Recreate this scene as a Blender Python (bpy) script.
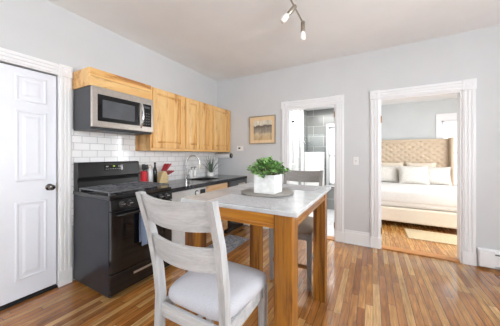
import bpy, bmesh, math, random
from mathutils import Vector, Matrix
S = bpy.context.scene
for o in list(bpy.data.objects): bpy.data.objects.remove(o)
C = S.collection
R = math.radians
rnd = random.Random(7)

def lin(c): return tuple(((v/255)/12.92 if v/255 <= .04045 else ((v/255+.055)/1.055)**2.4) for v in c) + (1.0,)

# ------------------------------------------------------------------ camera, world, lights, exposure
cd = bpy.data.cameras.new('camera'); cam = bpy.data.objects.new('camera', cd); C.objects.link(cam)
cd.sensor_width = 36; cd.lens = 221/500*36; cd.shift_y = -8/500; cd.clip_start = .05
cam.location = (2.814, 0, 1.35); cam.rotation_euler = (R(90), 0, R(28.9)); S.camera = cam
W = bpy.data.worlds.new('world'); S.world = W; W.use_nodes = True
W.node_tree.nodes['Background'].inputs[0].default_value = (.85, .92, 1, 1)
W.node_tree.nodes['Background'].inputs[1].default_value = 1.5
def area(name, loc, rot, sx, sy, power, col=(1, 1, 1), spread=180):
    l = bpy.data.lights.new(name, 'AREA'); l.shape = 'RECTANGLE'; l.size = sx; l.size_y = sy; l.energy = power; l.color = col
    l.spread = R(spread)
    o = bpy.data.objects.new(name, l); C.objects.link(o); o.location = loc; o.rotation_euler = rot; return o
# added kitchen fill at unseen windows, tilted up; daylight at bedroom and bathroom windows
area('near_wall_fill', (1.3, -1.74, 1.6), (R(116), 0, R(180)), 1.5, 1.5, 92, (.93, .97, 1))
area('near_wall_fill', (3.9, -1.74, 1.6), (R(116), 0, R(180)), 1.5, 1.5, 80, (.93, .97, 1))
area('right_wall_fill', (5.34, .8, 1.6), (R(108), 0, R(90)), 1.9, 1.5, 72, (.94, .97, 1))
area('bedroom_window_daylight', (4.72, 7.36, 1.45), (R(90), 0, 0), .72, 1.5, 40, (1, 1, 1))
area('bedroom_side_daylight', (5.94, 4.75, 1.5), (R(62), 0, R(90)), 1.5, 1.5, 74, (.97, .98, 1))
area('bathroom_window_daylight', (2.1, 5.93, 1.35), (R(90), 0, 0), .45, 1.4, 42, (1, 1, 1))
area('bathroom_fill', (1.7, 4.6, 2.46), (0, 0, 0), .6, .6, 28, (1, .99, .97))  # added fill under the bathroom ceiling, no fixture there
vs = S.view_settings; vs.view_transform = 'Standard'; vs.look = 'None'; vs.exposure = .64; vs.gamma = 1; vs.use_curve_mapping = False

# ------------------------------------------------------------------ materials
class NT:
    def __init__(s, name):
        s.m = bpy.data.materials.new(name); s.m.use_nodes = True; s.t = s.m.node_tree; s.N = s.t.nodes; s.b = s.N['Principled BSDF']
    def n(s, typ, **kw):
        x = s.N.new(typ)
        for k, v in kw.items(): setattr(x, k, v)
        return x
    def l(s, a, b): s.t.links.new(a, b)
    def math(s, op, a, b=None):
        x = s.n('ShaderNodeMath', operation=op)
        for i, v in enumerate((a, b)):
            if v is None: continue
            if isinstance(v, (int, float)): x.inputs[i].default_value = v
            else: s.l(v, x.inputs[i])
        return x.outputs[0]
    def coord(s, scale=(1, 1, 1)):
        c = s.n('ShaderNodeTexCoord'); mp = s.n('ShaderNodeMapping'); mp.inputs['Scale'].default_value = scale
        s.l(c.outputs['Object'], mp.inputs[0]); return mp.outputs[0]
    def noise(s, vec, scale, detail=3, rough=.55, dist=0):
        x = s.n('ShaderNodeTexNoise'); x.inputs['Scale'].default_value = scale; x.inputs['Detail'].default_value = detail
        x.inputs['Roughness'].default_value = rough; x.inputs['Distortion'].default_value = dist; s.l(vec, x.inputs['Vector']); return x.outputs['Fac']
    def ramp(s, fac, stops):
        x = s.n('ShaderNodeValToRGB'); e = x.color_ramp.elements
        while len(e) < len(stops): e.new(.5)
        for el, (p, c) in zip(e, stops): el.position = p; el.color = lin(c)
        s.l(fac, x.inputs[0]); return x.outputs[0]
    def mix(s, fac, a, b, mode='MIX'):
        x = s.n('ShaderNodeMix', data_type='RGBA', blend_type=mode)
        if isinstance(fac, (int, float)): x.inputs[0].default_value = fac
        else: s.l(fac, x.inputs[0])
        for i, v in ((6, a), (7, b)):
            if isinstance(v, tuple): x.inputs[i].default_value = v
            else: s.l(v, x.inputs[i])
        return x.outputs[2]
    def bump(s, h, strength, dist=.002):
        x = s.n('ShaderNodeBump'); x.inputs['Strength'].default_value = strength; x.inputs['Distance'].default_value = dist
        s.l(h, x.inputs['Height']); s.l(x.outputs[0], s.b.inputs['Normal'])
    def col(s, c): s.l(c, s.b.inputs['Base Color'])
def plain(name, c, rough=.5, metal=0, var=.04, scale=8, bump=0, spec=None, coat=0):
    t = NT(name); t.b.inputs['Roughness'].default_value = rough; t.b.inputs['Metallic'].default_value = metal
    if spec is not None: t.b.inputs['Specular IOR Level'].default_value = spec
    t.b.inputs['Coat Weight'].default_value = coat
    v = t.coord(); f = t.noise(v, scale)
    a = tuple(max(0, x*(1-var)) for x in c); b = tuple(min(255, x*(1+var)) for x in c)
    t.col(t.ramp(f, [(.3, a), (.7, b)]))
    if bump: t.bump(t.noise(v, scale*12, 4), bump)
    return t.m
def wood(name, stops, axis, freq=9, rough=.45, knots=0, coat=0, stretch=.09, dark=(95, 55, 25)):
    t = NT(name); t.b.inputs['Roughness'].default_value = rough; t.b.inputs['Coat Weight'].default_value = coat
    sc = [1, 1, 1]; sc['xyz'.index(axis)] = stretch
    v = t.coord(tuple(sc)); f = t.noise(v, freq, 5, .6, .6); g = t.noise(v, freq*9, 3)
    c = t.ramp(f, stops); c = t.mix(.25, c, t.ramp(g, [(.35, stops[0][1]), (.65, stops[-1][1])]))
    if knots:
        ks = [1, 1, 1]; ks['xyz'.index(axis)] = .45
        vo = t.n('ShaderNodeTexVoronoi'); vo.inputs['Scale'].default_value = knots; t.l(t.coord(tuple(ks)), vo.inputs['Vector'])
        k = t.ramp(vo.outputs['Distance'], [(.04, (255, 255, 255)), (.12, (0, 0, 0))])
        nn = t.ramp(t.noise(t.coord(), 5, 1), [(.46, (0, 0, 0)), (.54, (255, 255, 255))])
        kk = t.mix(1, k, nn, 'MULTIPLY'); bw = t.n('ShaderNodeRGBToBW'); t.l(kk, bw.inputs[0])
        c = t.mix(bw.outputs[0], c, lin(dark))
        hs = [5, 5, 5]; hs['xyz'.index(axis)] = .7
        c = t.mix(.8, c, t.ramp(t.noise(t.coord(tuple(hs)), 1.5, 4, .7, 1.2), [(.34, (190, 150, 110)), (.47, (255, 250, 240)), (.62, (255, 255, 250)), (.72, (200, 165, 125))]), 'MULTIPLY')
    t.col(c); t.bump(g, .12, .001); return t.m
def planks(name, pal, w=.06, rough=.3):
    t = NT(name); v = t.coord(); sx = t.n('ShaderNodeSeparateXYZ'); t.l(v, sx.inputs[0]); X, Y = sx.outputs[0], sx.outputs[1]
    rx = t.math('DIVIDE', X, w); row = t.math('FLOOR', rx); fx = t.math('FRACT', rx)
    wn = t.n('ShaderNodeTexWhiteNoise', noise_dimensions='1D'); t.l(row, wn.inputs['W'])
    yy = t.math('DIVIDE', t.math('ADD', Y, t.math('MULTIPLY', wn.outputs[0], 7.0)), .85); seg = t.math('FLOOR', yy); fy = t.math('FRACT', yy)
    cb = t.n('ShaderNodeCombineXYZ'); t.l(row, cb.inputs[0]); t.l(seg, cb.inputs[1])
    w2 = t.n('ShaderNodeTexWhiteNoise', noise_dimensions='2D'); t.l(cb.outputs[0], w2.inputs['Vector'])
    base = t.ramp(w2.outputs[0], pal)
    c3 = t.n('ShaderNodeCombineXYZ'); t.l(t.math('MULTIPLY', X, 26), c3.inputs[0]); t.l(t.math('MULTIPLY', Y, 2.2), c3.inputs[1]); t.l(t.math('MULTIPLY', w2.outputs[0], 40), c3.inputs[2])
    g = t.noise(c3.outputs[0], 1.6, 5, .65, .8)
    base = t.mix(.75, base, t.ramp(g, [(.28, (120, 110, 100)), (.5, (200, 200, 200)), (.7, (255, 255, 255))]), 'MULTIPLY')
    blot = t.noise(v, 1.7, 3); base = t.mix(.35, base, t.ramp(blot, [(.35, (150, 140, 130)), (.62, (255, 255, 255))]), 'MULTIPLY')
    gap = t.math('MAXIMUM', t.math('LESS_THAN', fx, .06), t.math('LESS_THAN', fy, .004))
    base = t.mix(t.math('MULTIPLY', gap, .85), base, lin((62, 34, 16)))
    t.col(base); t.b.inputs['Coat Weight'].default_value = .5; t.b.inputs['Coat Roughness'].default_value = .1; t.b.inputs['Roughness'].default_value = rough
    t.l(t.math('ADD', t.math('MULTIPLY', g, .12), rough-.05), t.b.inputs['Roughness'])
    t.bump(t.math('SUBTRACT', t.math('MULTIPLY', g, .15), gap), .35, .0015); return t.m
def tiles(name, c, mortar, bw, bh, axes, rough=.15, ms=.004, off=.5, var=.03):
    t = NT(name); sx = t.n('ShaderNodeSeparateXYZ'); t.l(t.coord(), sx.inputs[0]); cb = t.n('ShaderNodeCombineXYZ')
    t.l(sx.outputs['xyz'.index(axes[0])], cb.inputs[0]); t.l(sx.outputs['xyz'.index(axes[1])], cb.inputs[1])
    br = t.n('ShaderNodeTexBrick'); br.offset = off; br.inputs['Scale'].default_value = 1
    br.inputs['Brick Width'].default_value = bw; br.inputs['Row Height'].default_value = bh; br.inputs['Mortar Size'].default_value = ms
    br.inputs['Color1'].default_value = lin(c); br.inputs['Color2'].default_value = lin(tuple(x*(1-var) for x in c)); br.inputs['Mortar'].default_value = lin(mortar)
    t.l(cb.outputs[0], br.inputs['Vector']); t.col(br.outputs['Color']); t.b.inputs['Roughness'].default_value = rough
    iv = t.math('SUBTRACT', 1.0, br.outputs['Fac']); t.bump(iv, .4, .002); return t.m
def fabric(name, c, scale=260, var=.12, bump=.5, big=0):
    t = NT(name); t.b.inputs['Roughness'].default_value = .95; t.b.inputs['Specular IOR Level'].default_value = .15
    v = t.coord(); f = t.noise(v, scale, 3); a = tuple(x*(1-var) for x in c); b = tuple(min(255, x*(1+var)) for x in c)
    cc = t.ramp(f, [(.3, a), (.7, b)])
    if big: cc = t.mix(big, cc, t.ramp(t.noise(v, 14, 4, .7), [(.4, (170, 170, 170)), (.6, (255, 255, 255))]), 'MULTIPLY')
    t.col(cc); t.bump(f, bump, .002); return t.m
def pane_glass(name, tint=(1, 1, 1, 1), fac=.08):
    t = NT(name); t.N.remove(t.b); out = [x for x in t.N if x.type == 'OUTPUT_MATERIAL'][0]
    tr = t.n('ShaderNodeBsdfTransparent'); tr.inputs[0].default_value = tint; gl = t.n('ShaderNodeBsdfGlossy'); gl.inputs['Roughness'].default_value = .02
    fr = t.n('ShaderNodeFresnel'); fr.inputs[0].default_value = 1.45; mx = t.n('ShaderNodeMixShader')
    t.l(t.math('ADD', fr.outputs[0], fac-.04), mx.inputs[0]); t.l(tr.outputs[0], mx.inputs[1]); t.l(gl.outputs[0], mx.inputs[2]); t.l(mx.outputs[0], out.inputs[0]); return t.m
def glow(name, c, s):
    t = NT(name); t.b.inputs['Base Color'].default_value = lin(c); t.b.inputs['Emission Color'].default_value = lin(c); t.b.inputs['Emission Strength'].default_value = s; return t.m

M = {}
M['wall'] = plain('grey_wall_paint', (209, 210, 211), .7, var=.008, scale=3)
M['bedwall'] = plain('pale_blue_grey_paint', (205, 208, 208), .7, var=.012, scale=3)
M['bathwall'] = plain('pale_bathroom_paint', (222, 224, 224), .6, var=.01)
M['ceil'] = plain('ceiling_paint', (241, 241, 241), .8, var=.012, scale=2)
M['trim'] = plain('white_trim_paint', (238, 238, 239), .35, var=.003)
M['door'] = plain('white_door_paint', (232, 235, 242), .35, var=.004)
M['floor'] = planks('honey_oak_strip_floor', [(0, (166, 102, 48)), (.3, (210, 146, 78)), (.55, (194, 126, 62)), (.8, (220, 162, 92)), (1, (234, 186, 122))], .06, .17)
M['floor2'] = planks('amber_oak_bedroom_floor', [(0, (212, 138, 62)), (.5, (230, 162, 80)), (1, (240, 182, 104))], .06, .26)
M['bathtile'] = tiles('white_bathroom_floor_tile', (232, 232, 234), (200, 200, 200), .3, .3, 'xy', .25)
M['greytile'] = tiles('large_grey_wall_tile', (148, 150, 148), (186, 186, 184), .5, .26, 'xz', .25, .006, .5, .08)
M['greytile_side'] = tiles('large_grey_side_tile', (158, 160, 158), (186, 186, 184), .5, .26, 'yz', .25, .006, .5, .08)
M['subway'] = tiles('white_subway_tile', (250, 250, 250), (206, 206, 206), .155, .078, 'yz', .12, .0035)
PINE = [(.28, (200, 142, 80)), (.42, (232, 184, 116)), (.6, (244, 208, 148)), (.78, (214, 160, 94))]
M['pine'] = wood('knotty_pine_upright', PINE, 'z', 7, .4, knots=4.4, coat=.1, dark=(96, 54, 26))
M['pinebase'] = wood('pale_rustic_pine', [(.28, (188, 146, 104)), (.45, (218, 182, 140)), (.6, (228, 200, 164)), (.78, (198, 158, 116))], 'y', 8, .45, knots=5, dark=(70, 44, 26))
M['pineh'] = wood('knotty_pine_lengthwise', PINE, 'y', 7, .4, knots=3.4, coat=.1, dark=(96, 54, 26))
TBL = [(.36, (80, 42, 10)), (.46, (136, 84, 22)), (.55, (176, 116, 36)), (.64, (100, 56, 14))]
M['table'] = wood('amber_table_wood_upright', TBL, 'z', 20, .34, coat=.25, stretch=.05)
M['tablex'] = wood('lit_amber_table_wood_crosswise', [(.34, (146, 88, 20)), (.45, (192, 126, 34)), (.56, (220, 158, 60)), (.66, (160, 98, 26))], 'x', 20, .34, coat=.25, stretch=.05)  # brighter stops than the legs paint the lit look into the cross aprons
M['tabley'] = wood('amber_table_wood_lengthwise', TBL, 'y', 20, .34, coat=.25, stretch=.05)
M['stone'] = plain('grey_tabletop_stone', (190, 192, 194), .2, var=.06, scale=9)
M['white'] = wood('whitewashed_chair_wood', [(.3, (148, 149, 150)), (.5, (180, 181, 182)), (.72, (202, 203, 204))], 'z', 16, .5)
M['whitex'] = wood('whitewashed_rail_wood', [(.3, (148, 149, 150)), (.5, (180, 181, 182)), (.72, (202, 203, 204))], 'x', 16, .5)
M['restbrown'] = wood('worn_brown_footrest_wood', TBL, 'x', 12, .5)
M['seat'] = fabric('pale_grey_linen', (188, 189, 195), 320, .06, .35)
M['steel'] = plain('brushed_steel', (196, 188, 180), .32, .9, .03, 30)
M['steel2'] = plain('pale_silver_panel', (206, 208, 208), .35, .35, .03, 20)
M['chrome'] = plain('polished_chrome', (215, 215, 215), .12, 1, .01)
M['nickel'] = plain('satin_nickel', (176, 166, 152), .3, 1, .02)
M['black'] = plain('black_enamel', (20, 20, 22), .14, 0, .1, 5, coat=.3)
M['blackm'] = plain('matte_black_iron', (34, 34, 37), .38, 0, .2, 20)
M['guard'] = plain('black_satin_enamel', (18, 18, 19), .3, 0, .1, 5)
M['gloss'] = plain('black_glass', (14, 14, 15), .06, 0, .1, 4)
M['navy'] = plain('dark_slate_side_panel', (40, 44, 53), .28, .3, .12, 6)
M['mwside'] = plain('charcoal_casing', (66, 68, 72), .45, .2, .05, 10)
M['dwpanel'] = plain('dark_grey_panel', (88, 90, 94), .3, .3, .05, 10)
M['knobdark'] = plain('dark_satin_nickel', (120, 116, 112), .22, 1, .02)
M['mwglass'] = plain('smoky_oven_glass', (84, 86, 90), .15, 0, .1, 4)
M['iron'] = plain('grey_cast_iron', (112, 114, 118), .35, .2, .15, 20)
M['granite'] = plain('black_granite', (34, 34, 38), .1, 0, .5, 90)
M['red'] = plain('red_enamel', (205, 24, 40), .3, 0, .05)
M['darkred'] = plain('dark_red_plastic', (170, 22, 36), .35, 0, .05)
M['block'] = wood('pale_beech', [(.3, (216, 186, 130)), (.7, (236, 212, 164))], 'z', 14, .5)
M['ceramic'] = plain('white_ceramic', (238, 238, 236), .2, 0, .01)
M['concrete'] = plain('whitewashed_cement', (232, 232, 230), .7, 0, .05, 22, .3)
M['aloe'] = plain('dusty_green_leaf', (96, 112, 96), .5, 0, .2, 30)
M['leaf'] = plain('fresh_green_leaf', (112, 152, 86), .42, 0, .4, 40)
M['leaf2'] = plain('pale_sprig_green', (150, 176, 130), .5, 0, .2, 30)
M['stem'] = plain('brown_stem', (92, 80, 50), .7)
M['soil'] = plain('dark_soil', (60, 46, 36), .95, 0, .3, 60)
M['tray'] = wood('weathered_grey_tray', [(.25, (128, 122, 116)), (.6, (164, 158, 152)), (.85, (186, 180, 174))], 'x', 14, .6)
M['placemat'] = fabric('woven_grey_placemat', (186, 186, 188), 160, .12, .5)
M['mat'] = fabric('grey_kitchen_mat', (142, 144, 150), 70, .35, .8, .7)
M['paper'] = plain('white_paper', (240, 240, 240), .9)
M['plastic'] = plain('white_plastic', (240, 238, 236), .4)
M['linen'] = fabric('cream_upholstery', (208, 188, 164), 240, .05, .3)
M['bedbase'] = fabric('oat_upholstery', (236, 224, 206), 240, .05, .3)
M['sheet'] = fabric('white_bedding', (240, 238, 234), 80, .02, .2)
M['throw'] = fabric('stone_quilt', (240, 238, 234), 60, .02, .25)
M['pilcream'] = fabric('cream_pillow_cotton', (226, 214, 196), 200, .05, .3)
M['pilgrey'] = fabric('pale_oatmeal_pillow_weave', (216, 211, 203), 90, .12, .4)
M['rug'] = fabric('natural_jute_rug', (204, 184, 150), 60, .14, .8)
M['bluecloth'] = fabric('pale_blue_tea_towel', (128, 144, 170), 200, .06, .3)
M['whitecloth'] = fabric('white_towelling', (244, 244, 244), 200, .04, .4)
M['goldframe'] = wood('honey_picture_frame', [(.3, (220, 190, 146)), (.7, (236, 212, 174))], 'z', 20, .5)
M['brass'] = plain('aged_brass', (160, 130, 90), .35, 1)
M['pane'] = pane_glass('clear_pane')
M['shower'] = pane_glass('shower_glass', (.96, .98, .98, 1), .1)
M['frost'] = plain('frosted_white_glass', (246, 244, 240), .35, 0, .01)
M['mirror'] = plain('mirror_silver', (235, 235, 235), .03, 1, .005)
M['green'] = glow('green_display', (150, 190, 60), .35)
M['mark'] = plain('pale_grey_marking', (190, 190, 190), .5)
M['oak'] = wood('amber_threshold', [(.3, (176, 112, 54)), (.7, (206, 146, 82))], 'x', 12, .4)

# ------------------------------------------------------------------ mesh helpers
class MB:
    def __init__(s): s.bm = bmesh.new()
    def _add(s, tmp, mat=None):
        me = bpy.data.meshes.new('t')
        if mat is not None: tmp.transform(mat)
        bmesh.ops.recalc_face_normals(tmp, faces=tmp.faces)
        tmp.to_mesh(me); tmp.free(); s.bm.from_mesh(me); bpy.data.meshes.remove(me); return s
    def box(s, x0, x1, y0, y1, z0, z1, bev=0, seg=2, mat=None):
        t = bmesh.new(); bmesh.ops.create_cube(t, size=1)
        for v in t.verts: v.co = Vector(((x0+x1)/2+v.co.x*(x1-x0), (y0+y1)/2+v.co.y*(y1-y0), (z0+z1)/2+v.co.z*(z1-z0)))
        if bev: bmesh.ops.bevel(t, geom=list(t.edges), offset=bev, segments=seg, profile=.5, affect='EDGES')
        return s._add(t, mat)
    def cyl(s, p0, p1, r0, r1=None, n=20, bev=0):
        p0, p1 = Vector(p0), Vector(p1); d = p1-p0; t = bmesh.new()
        bmesh.ops.create_cone(t, cap_ends=True, segments=n, radius1=r0, radius2=r0 if r1 is None else r1, depth=d.length)
        if bev: bmesh.ops.bevel(t, geom=[e for e in t.edges if len(e.link_faces) == 2 and any(len(f.verts) > 4 for f in e.link_faces)], offset=bev, segments=2, profile=.5, affect='EDGES')
        return s._add(t, Matrix.Translation((p0+p1)/2) @ d.to_track_quat('Z', 'Y').to_matrix().to_4x4())
    def lathe(s, prof, cx=0, cy=0, cz=0, n=28, mat=None):
        t = bmesh.new(); rings = []
        for r, z in prof:
            if r < 1e-6: rings.append([t.verts.new((cx, cy, cz+z))])
            else: rings.append([t.verts.new((cx+r*math.cos(2*math.pi*i/n), cy+r*math.sin(2*math.pi*i/n), cz+z)) for i in range(n)])
        for a, b in zip(rings, rings[1:]):
            for i in range(n):
                j = (i+1) % n
                if len(a) == 1 and len(b) == 1: continue
                if len(a) == 1: t.faces.new((a[0], b[i], b[j]))
                elif len(b) == 1: t.faces.new((a[i], a[j], b[0]))
                else: t.faces.new((a[i], a[j], b[j], b[i]))
        return s._add(t, mat)
    def tube(s, pts, rad, n=10):
        pts = [Vector(p) for p in pts]; rads = rad if isinstance(rad, (list, tuple)) else [rad]*len(pts)
        t = bmesh.new(); rings = []; up = Vector((0, 0, 1)); prev = None
        for i, p in enumerate(pts):
            d = (pts[min(i+1, len(pts)-1)]-pts[max(i-1, 0)]).normalized()
            if prev is None:
                a = d.cross(up if abs(d.z) < .9 else Vector((1, 0, 0))).normalized()
            else: a = (prev-d*prev.dot(d)).normalized()
            prev = a; b = d.cross(a)
            rings.append([t.verts.new(p+(a*math.cos(2*math.pi*k/n)+b*math.sin(2*math.pi*k/n))*rads[i]) for k in range(n)])
        for a, b in zip(rings, rings[1:]):
            for k in range(n): t.faces.new((a[k], a[(k+1) % n], b[(k+1) % n], b[k]))
        t.faces.new(rings[0]); t.faces.new(rings[-1]); return s._add(t)
    def loft(s, secs, close=True):
        """secs: list of rings (lists of points), capped at both ends"""
        t = bmesh.new(); rings = [[t.verts.new(p) for p in r] for r in secs]; n = len(rings[0])
        for a, b in zip(rings, rings[1:]):
            for k in range(n): t.faces.new((a[k], a[(k+1) % n], b[(k+1) % n], b[k]))
        t.faces.new(rings[0]); t.faces.new(rings[-1]); return s._add(t)
    def prism(s, poly, axis, a, b):
        """poly in the two other axes (in xyz order), extruded along axis from a to b"""
        def pt(p, q):
            if axis == 'x': return (q, p[0], p[1])
            if axis == 'y': return (p[0], q, p[1])
            return (p[0], p[1], q)
        return s.loft([[pt(p, a) for p in poly], [pt(p, b) for p in poly]])
    def pillow(s, w, h, d, mat, n=14, pinch=.12):
        """soft cushion: w along x, h along y, thickness d along z, centred"""
        t = bmesh.new(); top = {}; bot = {}
        for i in range(n+1):
            for j in range(n+1):
                u, v = -1+2*i/n, -1+2*j/n
                k = (max(0, (1-abs(u)**2.6))*max(0, (1-abs(v)**2.6)))**.5
                x = u*w/2*(1-pinch*(1-v*v)*abs(u)**3*.5); y = v*h/2*(1-pinch*(1-u*u)*abs(v)**3*.5)
                top[i, j] = t.verts.new((x, y, d/2*k+.004))
                bot[i, j] = t.verts.new((x, y, -d/2*k-.004))
        for i in range(n):
            for j in range(n):
                t.faces.new((top[i, j], top[i+1, j], top[i+1, j+1], top[i, j+1])); t.faces.new((bot[i, j], bot[i, j+1], bot[i+1, j+1], bot[i+1, j]))
        for i in range(n):
            for (a, b) in (((i, 0), (i+1, 0)), ((i+1, n), (i, n)), ((0, i+1), (0, i)), ((n, i), (n, i+1))): t.faces.new((top[a], bot[a], bot[b], top[b]))
        return s._add(t, mat)
    def obj(s, name, mat, parent=None, smooth=False, local=False, origin=None):
        bm = s.bm; me = bpy.data.meshes.new(name); o = bpy.data.objects.new(name, me); C.objects.link(o)
        if parent is not None:
            o.parent = parent
            if not local:
                q = parent; off = Vector((0, 0, 0))
                while q is not None: off += q.location; q = q.parent
                bm.transform(Matrix.Translation(-off))
        elif not local:
            if origin is None:
                xs = [v.co for v in bm.verts]
                origin = Vector(((min(v.x for v in xs)+max(v.x for v in xs))/2, (min(v.y for v in xs)+max(v.y for v in xs))/2, min(v.z for v in xs)))
            bm.transform(Matrix.Translation(-Vector(origin))); o.location = origin
        bm.normal_update(); bm.to_mesh(me); bm.free(); me.materials.append(M[mat] if isinstance(mat, str) else mat)
        if smooth:
            for p in me.polygons: p.use_smooth = True
            try:
                me.set_sharp_from_angle(angle=R(40))
            except Exception: pass
        return o
def B(*a, **k): return MB().box(*a, **k)
def tag(o, label=None, cat=None, group=None, kind=None):
    for k, v in (('label', label), ('category', cat), ('group', group), ('kind', kind)):
        if v: o[k] = v
    return o
def thing(name, label, cat, loc, group=None, rz=0, kind=None):
    o = bpy.data.objects.new(name, None); C.objects.link(o); o.location = loc; o.rotation_euler = (0, 0, rz); o.empty_display_size = .1
    return tag(o, label, cat, group, kind)
def struct(mb, name, mat, label=None, origin=(0, 0, 0)):
    o = mb.obj(name, mat, origin=origin); o['kind'] = 'structure'
    if label: o['label'] = label; 
    return o
def dup(root, loc, rz, label):
    def cp(o, parent):
        c = o.copy(); C.objects.link(c); c.parent = parent
        for ch in o.children: cp(ch, c)
        return c
    r = cp(root, None); r.location = loc; r.rotation_euler = (0, 0, rz); r['label'] = label; return r
def setmat(o, mp):
    """give a copied part its own mesh data with another material"""
    for ch in [o]+list(o.children_recursive):
        if ch.type == 'MESH':
            nm = ch.data.materials[0].name
            if nm in mp: ch.data = ch.data.copy(); ch.data.materials[0] = M[mp[nm]]

# ------------------------------------------------------------------ the shell
BY = 3.698; BT = .122; CH = 2.88; XR = 5.4; YN = -1.8
struct(B(-.1, XR+.1, YN-.1, BY+.06, -.08, 0), 'floor', 'floor', 'honey coloured oak strip floor of the kitchen')
struct(B(2.57, 6.1, BY+.06, 7.25, -.08, 0), 'floor', 'floor2', 'amber oak strip floor of the bedroom')
struct(B(.5, 2.57, BY+.06, 5.9, -.08, 0), 'floor', 'bathtile', 'white tiled floor of the bathroom')
struct(B(-.1, XR+.1, YN-.1, BY+.06, CH, CH+.08), 'ceiling', 'ceil', 'plain pale kitchen ceiling')
struct(B(2.57, 6.1, BY+BT, 7.25, 2.72, 2.8), 'ceiling', 'ceil', 'white bedroom ceiling')
struct(B(.5, 2.57, BY+BT, 5.9, 2.5, 2.58), 'ceiling', 'ceil', 'white bathroom ceiling')
# left wall with the opening of the panelled door, plus added backing that blocks light under it
D0, D1, DH = .19, 1.03, 2.165
mb = MB().box(-.12, 0, YN, D0, 0, CH).box(-.12, 0, D1, BY+.06, 0, CH).box(-.12, 0, D0, D1, DH, CH).box(-.16, -.12, D0-.05, D1+.05, 0, DH+.05)
struct(mb, 'wall_left', 'wall', 'light grey wall behind the cabinets')
BX0, BX1, EX0, EX1, OH = 1.539, 2.312, 2.915, 3.80, 2.155
mb = MB()
for a, b in ((0, BX0), (BX1, EX0), (EX1, XR)): mb.box(a, b, BY, BY+BT, 0, CH)
mb.box(BX0, BX1, BY, BY+BT, OH, CH).box(EX0, EX1, BY, BY+BT, OH, CH)
struct(mb, 'wall_back', 'wall', 'light grey wall with two open doorways')
def winwall(axis, pos, thick, span, holes, name, label, h=CH, mat='wall'):
    mb = MB(); a = span[0]
    def put(u0, u1, z0, z1):
        if axis == 'x': mb.box(u0, u1, pos, pos+thick, z0, z1)
        else: mb.box(pos, pos+thick, u0, u1, z0, z1)
    for (u0, u1, z0, z1) in holes:
        put(a, u0, 0, h); put(u0, u1, 0, z0); put(u0, u1, z1, h); a = u1
    put(a, span[1], 0, h); struct(mb, name, mat, label)
winwall('x', YN-.1, .1, (0, XR), [(.5, 2.1, .8, 2.4), (3.1, 4.7, .8, 2.4)], 'wall_front', 'grey wall behind the viewer with two added windows')
winwall('y', XR, .1, (YN, BY), [(-.2, 1.8, .8, 2.4)], 'wall_right', 'grey right hand wall with one added window')
winwall('x', 7.1, .12, (2.53, 6.1), [(4.33, 5.1, .6, 2.2)], 'wall_bedroom_back', 'pale wall behind the bed', 2.8, 'bedwall')
winwall('y', 6.0, .1, (BY+BT, 7.1), [(4.0, 5.5, .7, 2.2)], 'wall_bedroom_right', 'pale right wall of the bedroom', 2.8, 'bedwall')
struct(B(2.53, 2.61, BY+BT, 7.1, 0, 2.72), 'wall_bedroom_left', 'bedwall', 'wall between bathroom and bedroom')
struct(B(.5, .6, BY+BT, 5.9, 0, 2.5), 'wall_bathroom_left', 'bathwall', 'bathroom side wall')
winwall('x', 5.75, .1, (1.34, 2.53), [(1.87, 2.35, .62, 2.04)], 'wall_bathroom_back', 'large grey wall tiles at the back of the shower', 2.5, 'greytile')
struct(B(.6, 1.33, 5.0, 5.75, 0, 2.5), 'wall_bathroom_vanity', 'bathwall', 'pale bathroom wall carrying the mirror')
struct(B(1.33, 1.34, 5.002, 5.75, 0, 2.5), 'wall_shower_side', 'greytile_side', 'grey tiled shower side wall')
# kitchen backsplash
struct(B(.0005, .011, 1.146, BY-.001, .6, 1.4075).box(.0005, .011, 1.146, 1.866, 1.4075, 1.63), 'trim_1', 'subway', 'white subway tile backsplash above the worktop')
# casings with flutes and corner blocks
def casing(axis, pos, face, u0, u1, top, w, name, label, jamb):
    """u0,u1 inner edges; face = sign of protrusion; the boards are fluted with square corner blocks"""
    mb = MB()
    def put(a0, a1, z0, z1, d0, d1, bev=.003):
        lo, hi = sorted((pos+face*d0, pos+face*d1))
        if axis == 'x': mb.box(a0, a1, lo, hi, z0, z1, bev)
        else: mb.box(lo, hi, a0, a1, z0, z1, bev)
    for s, e in ((-1, u0), (1, u1)):
        a0, a1 = (e-w, e) if s < 0 else (e, e+w)
        put(a0, a1, 0, top, .0005, .018)
        for k in (.1, .39, .68): put(a0+w*k, a0+w*(k+.22), .16, top-.002, .016, .028, .005)
        put(a0-.003, a1+.003, .0005, .16, .0006, .026)
        put(a0-.004, a1+.004, top-.002, top+w+.004, .0006, .031)
        c = (a0+a1)/2
        if axis == 'x':
            mb.lathe([(0, 0), (.02, .001), (.026, .006), (.034, .002), (.042, .006), (.047, 0)], mat=Matrix.Translation((c, pos+face*.031, top+w/2)) @ Matrix.Rotation(R(90)*(1 if face < 0 else -1), 4, 'X'))
        else:
            mb.lathe([(0, 0), (.02, .001), (.026, .006), (.034, .002), (.042, .006), (.047, 0)], mat=Matrix.Translation((pos+face*.031, c, top+w/2)) @ Matrix.Rotation(R(90)*face, 4, 'Y'))
    put(u0-.004, u1+.004, top, top+w, .0005, .018)
    for k in (.1, .39, .68): put(u0, u1, top+w*k, top+w*(k+.22), .016, .028, .005)
    if jamb:
        d = -face*BT; lo, hi = sorted((pos, pos-face*BT))
        mb.box(u0, u0+.018, lo, hi, 0, top).box(u1-.018, u1, lo, hi, 0, top).box(u0+.018, u1-.018, lo, hi, top-.018, top)
    o = mb.obj(name, 'trim', origin=(0, 0, 0)); o['kind'] = 'structure'; o['label'] = label; return o
casing('y', 0, 1, D0, D1, DH, .112, 'trim_2', 'white fluted casing around the panelled door', False)
t3 = casing('x', BY, -1, BX0, BX1, OH, .122, 'trim_3', 'white fluted casing of the bathroom doorway', True)
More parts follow.
